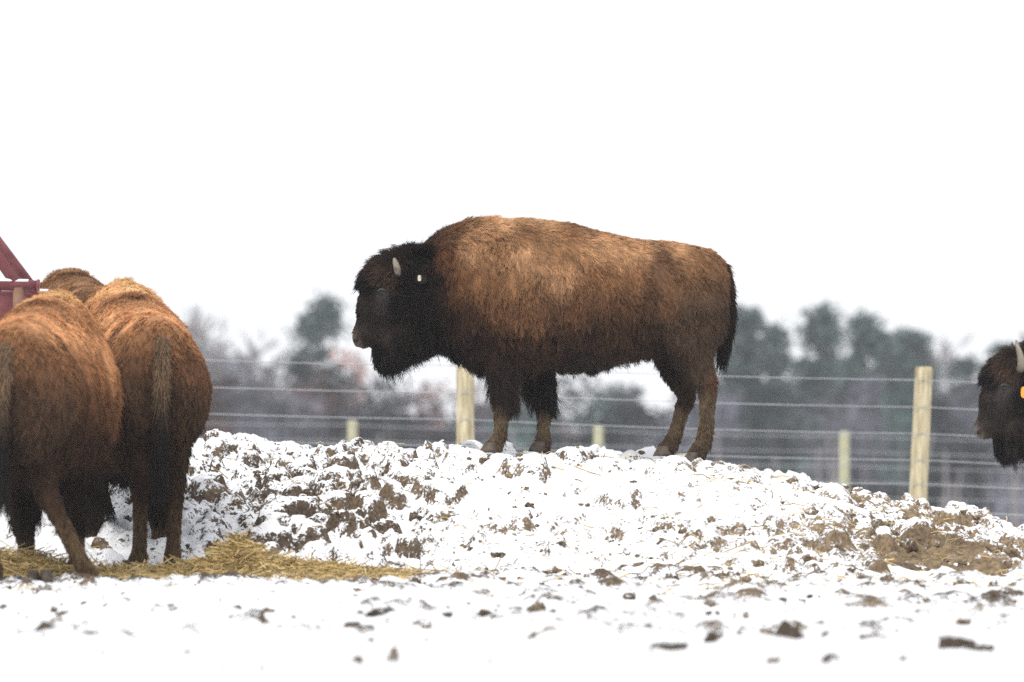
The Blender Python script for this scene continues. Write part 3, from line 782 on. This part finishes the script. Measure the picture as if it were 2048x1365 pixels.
# ------------------------------------------------------------------ clods lying in the snow
def clod_mesh(seed, r, sx, sy, sz):
    bm = bmesh.new(); bmesh.ops.create_icosphere(bm, subdivisions=4, radius=1)
    V = np.array([v.co for v in bm.verts])
    n = 1 + .85 * fbm(V * 1.2 + seed * 3.1, 2, seed) + .35 * np.abs(fbm(V * 3.2 + seed, 3, seed + 3))
    V = V * n[:, None] * np.array([sx, sy, sz]) * r
    rs = np.random.default_rng(seed)
    for _ in range(9):                      # broken faces
        nn = rs.normal(0, 1, 3); nn[2] = abs(nn[2]) * .8; nn /= np.linalg.norm(nn)
        d = V @ nn; lim = d.max() * rs.uniform(.45, .8)
        V = V - np.clip(d - lim, 0, None)[:, None] * nn * .92
    V = V * (1 + .10 * fbm(V / r * 5 + seed, 2, seed + 9))[:, None]
    for v, c in zip(bm.verts, V): v.co = c
    bm.normal_update()
    nz = np.array([v.normal.z for v in bm.verts])
    me = bpy.data.meshes.new('dirt_clod'); bm.to_mesh(me); bm.free()
    me.materials.append(M['dark_clod'])
    me.polygons.foreach_set('use_smooth', [True] * len(me.polygons))
    sn = .02 + .85 * np.clip(nz - .45, 0, 1) + .12 * fbm(V * 9 / r * .1, 2, seed)
    float_attr(me, sn, 'snow'); float_attr(me, np.full(len(V), .25) + .3 * fbm(V * 6, 2, 5), 'tan')
    return me
def ground_at_pixel(x, y):
    ys = np.linspace(15, 34, 900); z = ground_base(np.zeros(900), ys)
    py = HOR + (CAM_Z - z) * F / ys
    D = float(np.interp(-y, -py, ys)); return (x - 1024) * D / F, D
CLODS = [  # px, py of the base, width px, height ratio, label
    (770, 1240, 62, .5, 'grey double-humped dirt clod in the snow below the end of the hay'),
    (732, 1271, 40, .6, 'small grey clod just in front of the double-humped one'),
    (350, 1237, 62, .42, 'flat dark clod in the snow below the two bison at the hay'),
    (500, 1250, 78, .4, 'wide broken dark clod left of the double-humped one'),
    (92, 1268, 36, .7, 'dark clod nearest the lower left corner of the photo'),
    (160, 1284, 80, .3, 'long thin dark clod beside the lower left corner'),
    (1005, 1250, 62, .35, 'low dark clod straight below the bison on the mound'),
    (1092, 1246, 36, .7, 'rounded brown clod below the front hooves of the mound bison'),
    (1288, 1270, 32, .62, 'small round black clod below the belly of the mound bison'),
    (1335, 1300, 95, .14, 'thin black sliver of earth showing in the snow'),
    (1432, 1290, 58, .35, 'slanting dark clod below the tail of the mound bison'),
    (1578, 1298, 66, .85, 'tall grey jagged clod standing in the snow at lower right'),
    (1660, 1334, 38, 1.0, 'brown upright clod lowest in the snow at lower right'),
    (1672, 1292, 52, .6, 'dark lumpy clod between the tall grey and the upright brown clod'),
    (1752, 1292, 56, .4, 'dark wedge-shaped clod below the bare patch of the mound'),
    (1915, 1298, 62, .6, 'pointed black clod at the lower right of the photo'),
    (1972, 1310, 48, .5, 'brown-sided clod beside the pointed black one'),
    (2036, 1294, 46, .35, 'dark clod cut by the right edge of the photo')]
for i, (x, y, w, hr, lab) in enumerate(CLODS):
    X, D = ground_at_pixel(x, y); r = .85 * w / 2 * D / F
    me = clod_mesh(i + 2, r * 1.5, 1.0, 1.1, min(hr * 1.15, 1.1))
    o = link(bpy.data.objects.new('dirt_clod', me)); o.location = (X, D, float(ground_base(X, D)) + r * hr * .25 + .012)
    o.rotation_euler = (0, 0, random.Random(i).uniform(-.5, .5))
    tag(o, lab, 'clod', 'dirt clods in the foreground snow')

def small_clods():
    rng = np.random.default_rng(8); V, Fc, sn, tn = [], [], [], []
    base = bmesh.new(); bmesh.ops.create_icosphere(base, subdivisions=3, radius=1)
    bv = np.array([v.co for v in base.verts]); bf = [tuple(v.index for v in f.verts) for f in base.faces]; base.free()
    off = 0
    for i in range(1500):
        on_mound = i < 750
        if on_mound:
            X = rng.uniform(-3.3, 3.7); Y = rng.uniform(30.6, 37.0); r = np.clip(rng.gamma(2, .008), .008, .05)
            if any((X - a) ** 2 + (Y - b) ** 2 < .15 ** 2 for a, b, c in HOOF): continue
            t = .5 + .25 * X / 3 + rng.normal(0, .25)
        else:
            Y = rng.uniform(21, 32.4); X = rng.uniform(-.1, .1) * Y; r = np.clip(rng.gamma(2, .007), .006, .04) * (1 if Y > 24 else .6)
            t = rng.uniform(0, .5)
        z = surf(X, Y)
        v = bv * (1 + .75 * fbm(bv * 1.5 + i * 2.3, 2, 6))[:, None] * np.array([1, 1, rng.uniform(.5, .9)]) * r
        a = rng.uniform(0, 6.28); v = np.stack([v[:, 0] * math.cos(a) - v[:, 1] * math.sin(a), v[:, 0] * math.sin(a) + v[:, 1] * math.cos(a), v[:, 2]], 1)
        V.append(v + np.array([X, Y, z + r * .15])); Fc += [tuple(q + off for q in f) for f in bf]; off += len(bv)
        sn.append(.12 + .62 * np.clip(bv[:, 2] - .25, 0, 1) * rng.uniform(.3, 1.3)); tn.append(np.full(len(bv), np.clip(t, 0, 1)))
    o = mesh_obj('clod_litter', np.concatenate(V), Fc, M['snow_dirt'])
    float_attr(o.data, np.concatenate(sn), 'snow'); float_attr(o.data, np.concatenate(tn), 'tan')
    tag(o, 'countless small crumbs of earth scattered over snow', kind='stuff')
small_clods()

# ------------------------------------------------------------------ hay
def hay():
    rng = np.random.default_rng(3); P0, P1, W, Cc = [], [], [], []
    def add(X, Y, n, hgt, sx, sy, lmax=.26):
        for _ in range(n):
            x = X + rng.normal(0, sx); y = Y + rng.normal(0, sy)
            q = math.exp(-.5 * ((x - X) / sx) ** 2 - .5 * ((y - Y) / sy) ** 2)
            z = surf(x, y) + hgt * q * rng.random() ** .6 + .01
            L = rng.uniform(.07, lmax); a = rng.uniform(0, 6.28); el = rng.normal(.05, .28)
            L *= 1.25 if rng.random() < .2 else .8; d = np.array([math.cos(a) * math.cos(el), math.sin(a) * math.cos(el), math.sin(el)]) * L / 2
            P0.append(np.array([x, y, z]) - d); P1.append(np.array([x, y, z]) + d); W.append(rng.uniform(.0018, .004))
            g = rng.random(); Cc.append(np.array([.55, .425, .215]) * rng.uniform(.35, 1.4) * np.array([1, 1 - .08 * g, 1 - .3 * g]))
    for px, py, D, n, h, sx in ((20, 1130, 31.2, 1300, .16, .3), (120, 1150, 31.0, 800, .07, .3), (230, 1150, 31.4, 500, .04, .3), (340, 1150, 31.6, 650, .05, .28), (430, 1150, 31.7, 900, .09, .2),
                               (480, 1140, 31.8, 1500, .22, .11), (560, 1150, 31.7, 1000, .09, .2), (640, 1155, 31.6, 800, .07, .22), (720, 1160, 31.6, 420, .03, .22), (820, 1165, 31.5, 160, .01, .25)):
        p = PX(px, py, D); add(p.x, D, n, h, sx, .22)
    for _ in range(900):      # loose stalks blown over heap and yard
        Y = rng.uniform(29, 36.5); X = rng.uniform(-3, 3.7)
        if rng.random() < .5: X = rng.normal(2.0, .8)
        add(X, Y, 1, .0, .01, .01, .16)
    P0, P1 = np.array(P0), np.array(P1); n = len(P0); W = np.array(W); Cc = np.array(Cc)
    mid = (P0 + P1) / 2 + rng.normal(0, .008, (n, 3)) + np.array([0, 0, .006])
    t = P1 - P0; t /= np.linalg.norm(t, axis=1, keepdims=True)
    s1 = np.cross(t, np.array([0, 0, 1.])); s1 /= np.linalg.norm(s1, axis=1, keepdims=True) + 1e-9
    s2 = np.cross(t, s1)
    V = np.zeros((n, 9, 3))
    for k, c in enumerate((P0, mid, P1)):
        for j, an in enumerate((0, 2.094, 4.189)):
            V[:, k * 3 + j] = c + (s1 * math.cos(an) + s2 * math.sin(an)) * W[:, None]
    f = []
    for k in range(2):
        for j in range(3):
            f.append((k * 3 + j, k * 3 + (j + 1) % 3, k * 3 + 3 + (j + 1) % 3, k * 3 + 3 + j))
    Fc = (np.array(f)[None] + (np.arange(n) * 9)[:, None, None]).reshape(-1, 4)
    o = mesh_obj('hay', V.reshape(-1, 3), Fc, M['straw'], None, False)
    color_attr(o.data, np.repeat(Cc, 9, axis=0)); tag(o, 'loose yellow hay strewn on the snow', kind='stuff')
hay()

# ------------------------------------------------------------------ trees beyond the fences
def leaf_cloud(C, size, rng, flat=.5):
    """one small bent quad per centre"""
    n = len(C)
    a = rng.normal(0, 1, (n, 3)); a /= np.linalg.norm(a, axis=1, keepdims=True)
    b = np.cross(a, rng.normal(0, 1, (n, 3))); b /= np.linalg.norm(b, axis=1, keepdims=True)
    s = size * rng.uniform(.5, 1.3, n)[:, None]
    V = np.stack([C - a * s, C + b * s * flat, C + a * s, C - b * s * flat], 1)
    return V.reshape(-1, 3), np.arange(n * 4).reshape(-1, 4)

def pine(seed, h, w, label, loc, group):
    w = w * 1.3
    rng = np.random.default_rng(seed)
    root = empty('pine_tree', loc); tag(root, label, 'tree', group)
    bend = rng.normal(0, .02, 2)
    axis = lambda z: np.array([bend[0] * z + .1 * math.sin(z * .5 + seed), bend[1] * z, z])
    mb = MB(); mb.add(tube([axis(z) for z in np.linspace(0, h * .97, 12)], list(np.linspace(.24, .03, 12)), 8))
    mesh_t = mb
    C, tint = [], []
    z = h * rng.uniform(.22, .32)
    while z < h * .99:
        f = z / h
        reach = w * (.55 + .6 * math.sin(min(1, (f - .1) / .75) * math.pi * .85)) * (1.06 - f ** (7 if w > 2.5 else 3.5)) * rng.uniform(.35, 1.3)
        for k in range(rng.integers(3, 6)):
            a = rng.uniform(0, 6.28); L = max(.25, reach * rng.uniform(.55, 1.15)); rise = rng.uniform(.0, .35) + .5 * (f > .8)
            p0 = axis(z); p1 = p0 + np.array([math.cos(a) * L, math.sin(a) * L, rise * L])
            mb.add(tube([p0, (p0 + p1) / 2 + np.array([0, 0, -.04 * L]), p1], [.05, .035, .015], 4))
            for q in range(rng.integers(2, 5)):
                c = p0 + (p1 - p0) * rng.uniform(.35, 1.05) + rng.normal(0, .12, 3)
                m = rng.integers(16, 30)
                C.append(c + rng.normal(0, 1, (m, 3)) * np.array([.34, .34, .22]))
                tint.append(np.tile(np.array([.080, .112, .108]) * rng.uniform(.45, 1.6), (m, 1)))
        z += rng.uniform(.35, .85)
    C = np.concatenate(C); tint = np.concatenate(tint)
    mesh_obj('trunk', mb.V, mb.F, M['bark'], root)
    V, Fc = leaf_cloud(C, .22, rng)
    o = mesh_obj('crown', V, Fc, M['needles'], root, False); color_attr(o.data, np.repeat(tint, 4, axis=0))

def branches(rng, h, spread, depth=4, r0=.12):
    segs = []
    def grow(p, d, L, r, lev):
        q = p + d * L; segs.append((p, q, r, r * .65))
        if lev == 0: return
        for k in range(3 + (lev == depth)):
            nd = d + rng.normal(0, spread, 3) + np.array([0, 0, .12]); nd /= np.linalg.norm(nd)
            f = rng.uniform(.45, 1)
            grow(p + d * L * f, nd, L * rng.uniform(.55, .8), r * .6 * (1.1 - .2 * f), lev - 1)
    grow(np.zeros(3), np.array([0, 0, 1.0]), h * .36, r0, depth)
    return segs

def bare_tree(seed, h, label, loc, group, tint=(.24, .22, .22)):
    rng = np.random.default_rng(seed)
    root = empty('bare_tree', loc); tag(root, label, 'tree', group)
    tr, cr = MB(), MB()
    for i, (p, q, r, r2) in enumerate(branches(rng, h, .36, 6)):
        (tr if r > .04 else cr).add(tube([p, q], [max(r, .04), max(r2, .03)], 4 if r < .04 else 6))
    mesh_obj('trunk', tr.V, tr.F, M['bark_pale'], root)
    o = mesh_obj('crown', cr.V, cr.F, M['twigs'], root, False)
    color_attr(o.data, np.tile(np.array(tint), (len(cr.V), 1)))

def tree_loc(px, D):
    X = (px - 1024) * D / F; return (X, D, float(ground_base(X, D)) - .1)
def tree_h(py, D):
    return CAM_Z - (py - HOR) * D / F - float(ground_base(0, D))
PINES = [  # px, top py, distance, half width, label
    (655, 612, 285, 2.6, 'lone broad pine left of the mound bison, above reddish brush'),
    (1490, 596, 262, 1.15, 'tall pine right behind the tail of the mound bison'),
    (1545, 640, 290, .9, 'thin pine in the gap right of the tallest'),
    (1625, 615, 265, 1.15, 'rounded pine left of the broadest pine crown'),
    (1722, 624, 258, 1.6, 'broadest pine, left of the leaning fence post'),
    (1785, 668, 288, 1.0, 'small pine leaning against the broadest one'),
    (1826, 655, 270, .8, 'narrow column-shaped pine above the leaning fence post'),
    (1935, 700, 292, .9, 'low pine right of the leaning fence post'),
    (1985, 682, 280, 1.0, 'pine crown left of the bison head at the photo edge'),
    (2060, 672, 275, 1.1, 'pine partly hidden by the bison head at the photo edge'),
    (1245, 768, 290, 1.2, 'low pine showing under the belly of the mound bison'),
    (1400, 690, 285, 1.1, 'pine behind the hind legs of the mound bison')]
PINE_EXTRA = [(-350, 640, 280, 1.2), (2230, 640, 270, 1.3), (2420, 660, 285, 1.1)]
for i, (px, py, D, w, lab) in enumerate(PINES):
    pine(100 + i, tree_h(py, D), w, lab, tree_loc(px, D), 'pines beyond the fences')
for i, (px, py, D, w) in enumerate(PINE_EXTRA):
    pine(140 + i, tree_h(py, D), w, ['broad pine beyond the left edge of the photo', 'broad pine just beyond the right edge of the photo', 'pine farther beyond the right edge of the photo'][i], tree_loc(px, D), 'pines beyond the fences')
BARE = [(355, 585, 330, 'pale bare tree rising just right of the paired bison'), (400, 568, 335, 'tallest pale bare tree left of the gap in the woods'), (455, 625, 325, 'pale bare tree leaning over the brown brush at left'),
        (300, 600, 340, 'pale bare tree partly behind the back of the paired bison'), (1880, 640, 330, 'thin bare tree in the gap right of the leaning post'), (1660, 690, 300, 'bare tree between two pines at right'),
        (520, 700, 270, 'brown bare tree at the right end of the left brush'), (960, 740, 300, 'bare tree behind the thick post under the bison chest'), (800, 745, 280, 'bare tree below the chin of the mound bison')]
for i, (px, py, D, lab) in enumerate(BARE):
    bare_tree(200 + i, tree_h(py, D) * 1.02, lab, tree_loc(px, D), 'leafless trees beyond the fences')

def brush():
    """the wood's lower storey: bare twiggy scrub and saplings that read as one mass"""
    rng = np.random.default_rng(12); C, T = [], []; mb = MB()
    TX = np.array([-900, 300, 420, 480, 540, 570, 600, 720, 760, 850, 900, 980, 1100, 1250, 1290, 1340, 1400, 1500, 1900, 2100, 3000])
    TY = np.array([700, 720, 735, 705, 715, 765, 700, 690, 735, 765, 755, 735, 745, 760, 790, 770, 740, 730, 740, 745, 720])
    for i in range(1050):
        px = rng.uniform(-700, 2800); D = rng.uniform(225, 300)
        if rng.random() < .7: px = rng.uniform(300, 2100)
        if i > 620: D = rng.uniform(280, 340)
        h = max(1.2, tree_h(np.interp(px, TX, TY) + (70 if i > 620 else 0), D) * rng.uniform(.45 if i < 620 else .75, 1.02)); X, Y, Z = tree_loc(px, D)
        wv = float(vnoise(np.array([[px / 130., D / 30., 0]]), 4)[0])
        red = np.array([.17, .085, .07]); gry = np.array([.080, .080, .096]); grn = np.array([.038, .058, .055])
        c = red if wv > .12 and px < 1150 else (grn if wv < -.25 and px > 1000 else gry)
        m = int(110 + 60 * rng.random())
        f = rng.random(m) ** .7
        rad = (.25 + .9 * np.sin(np.clip(f, 0, 1) * 2.6)) * rng.uniform(.6, 1.1)
        a = rng.uniform(0, 6.28, m); rr = np.sqrt(rng.random(m)) * rad
        C.append(np.stack([X + np.cos(a) * rr, Y + np.sin(a) * rr, Z + f * h], 1)); 
        v2 = np.clip(.8 + 2.3 * fbm(np.stack([np.full(m, px / 85.), f * h / 2.2, np.full(m, D / 90.)], 1), 2, 44), .12, 2.4)
        T.append(c[None] * v2[:, None] * rng.uniform(.5, 1.6))
        mb.add(tube([(X, Y, Z), (X + rng.normal(0, .2), Y, Z + h * .8)], [.07, .02], 5))
    for px in np.concatenate([rng.uniform(420, 1300, 16), rng.uniform(1440, 2040, 26)]):   # pale stems in the edge of the wood
        D = rng.uniform(215, 228); X, Y, Z = tree_loc(px, D); h = rng.uniform(2.5, 5.5); dx = rng.normal(0, .35)
        mb.add(tube([(X, Y, Z), (X + dx * .4, Y, Z + h * .5), (X + dx, Y, Z + h)], [.11, .085, .04], 6))
    C = np.concatenate(C); T = np.concatenate(T)
    V, Fc = leaf_cloud(C, .34, rng, .22)
    k = len(V)
    V = np.concatenate([V, np.array([tuple(v) for v in mb.V])]); faces = Fc.tolist() + [tuple(i + k for i in f) for f in mb.F]
    o = mesh_obj('undergrowth', V, faces, M['twigs'], None, False)
    color_attr(o.data, np.concatenate([np.repeat(T, 4, axis=0), np.tile(np.array([.2, .18, .175]), (len(mb.V), 1))]))
    tag(o, 'bare scrub and saplings below the pines', kind='stuff')
brush()

# ------------------------------------------------------------------ winter haze over the fields
hz = mesh_obj('haze', *box((0, 420, 7), (1300, 980, 24)), M['snow'], None, False)
m = bpy.data.materials.new('haze'); m.use_nodes = True; n, l = m.node_tree.nodes, m.node_tree.links
n.clear(); ho = n.new('ShaderNodeOutputMaterial'); hv = n.new('ShaderNodeVolumePrincipled')
hv.inputs['Color'].default_value = (.93, .96, 1, 1); hv.inputs['Density'].default_value = .00034; hv.inputs['Anisotropy'].default_value = .2
l.new(hv.outputs['Volume'], ho.inputs['Volume'])
hz.data.materials.clear(); hz.data.materials.append(m)
tag(hz, 'thin pale winter haze over the paddock', kind='stuff')
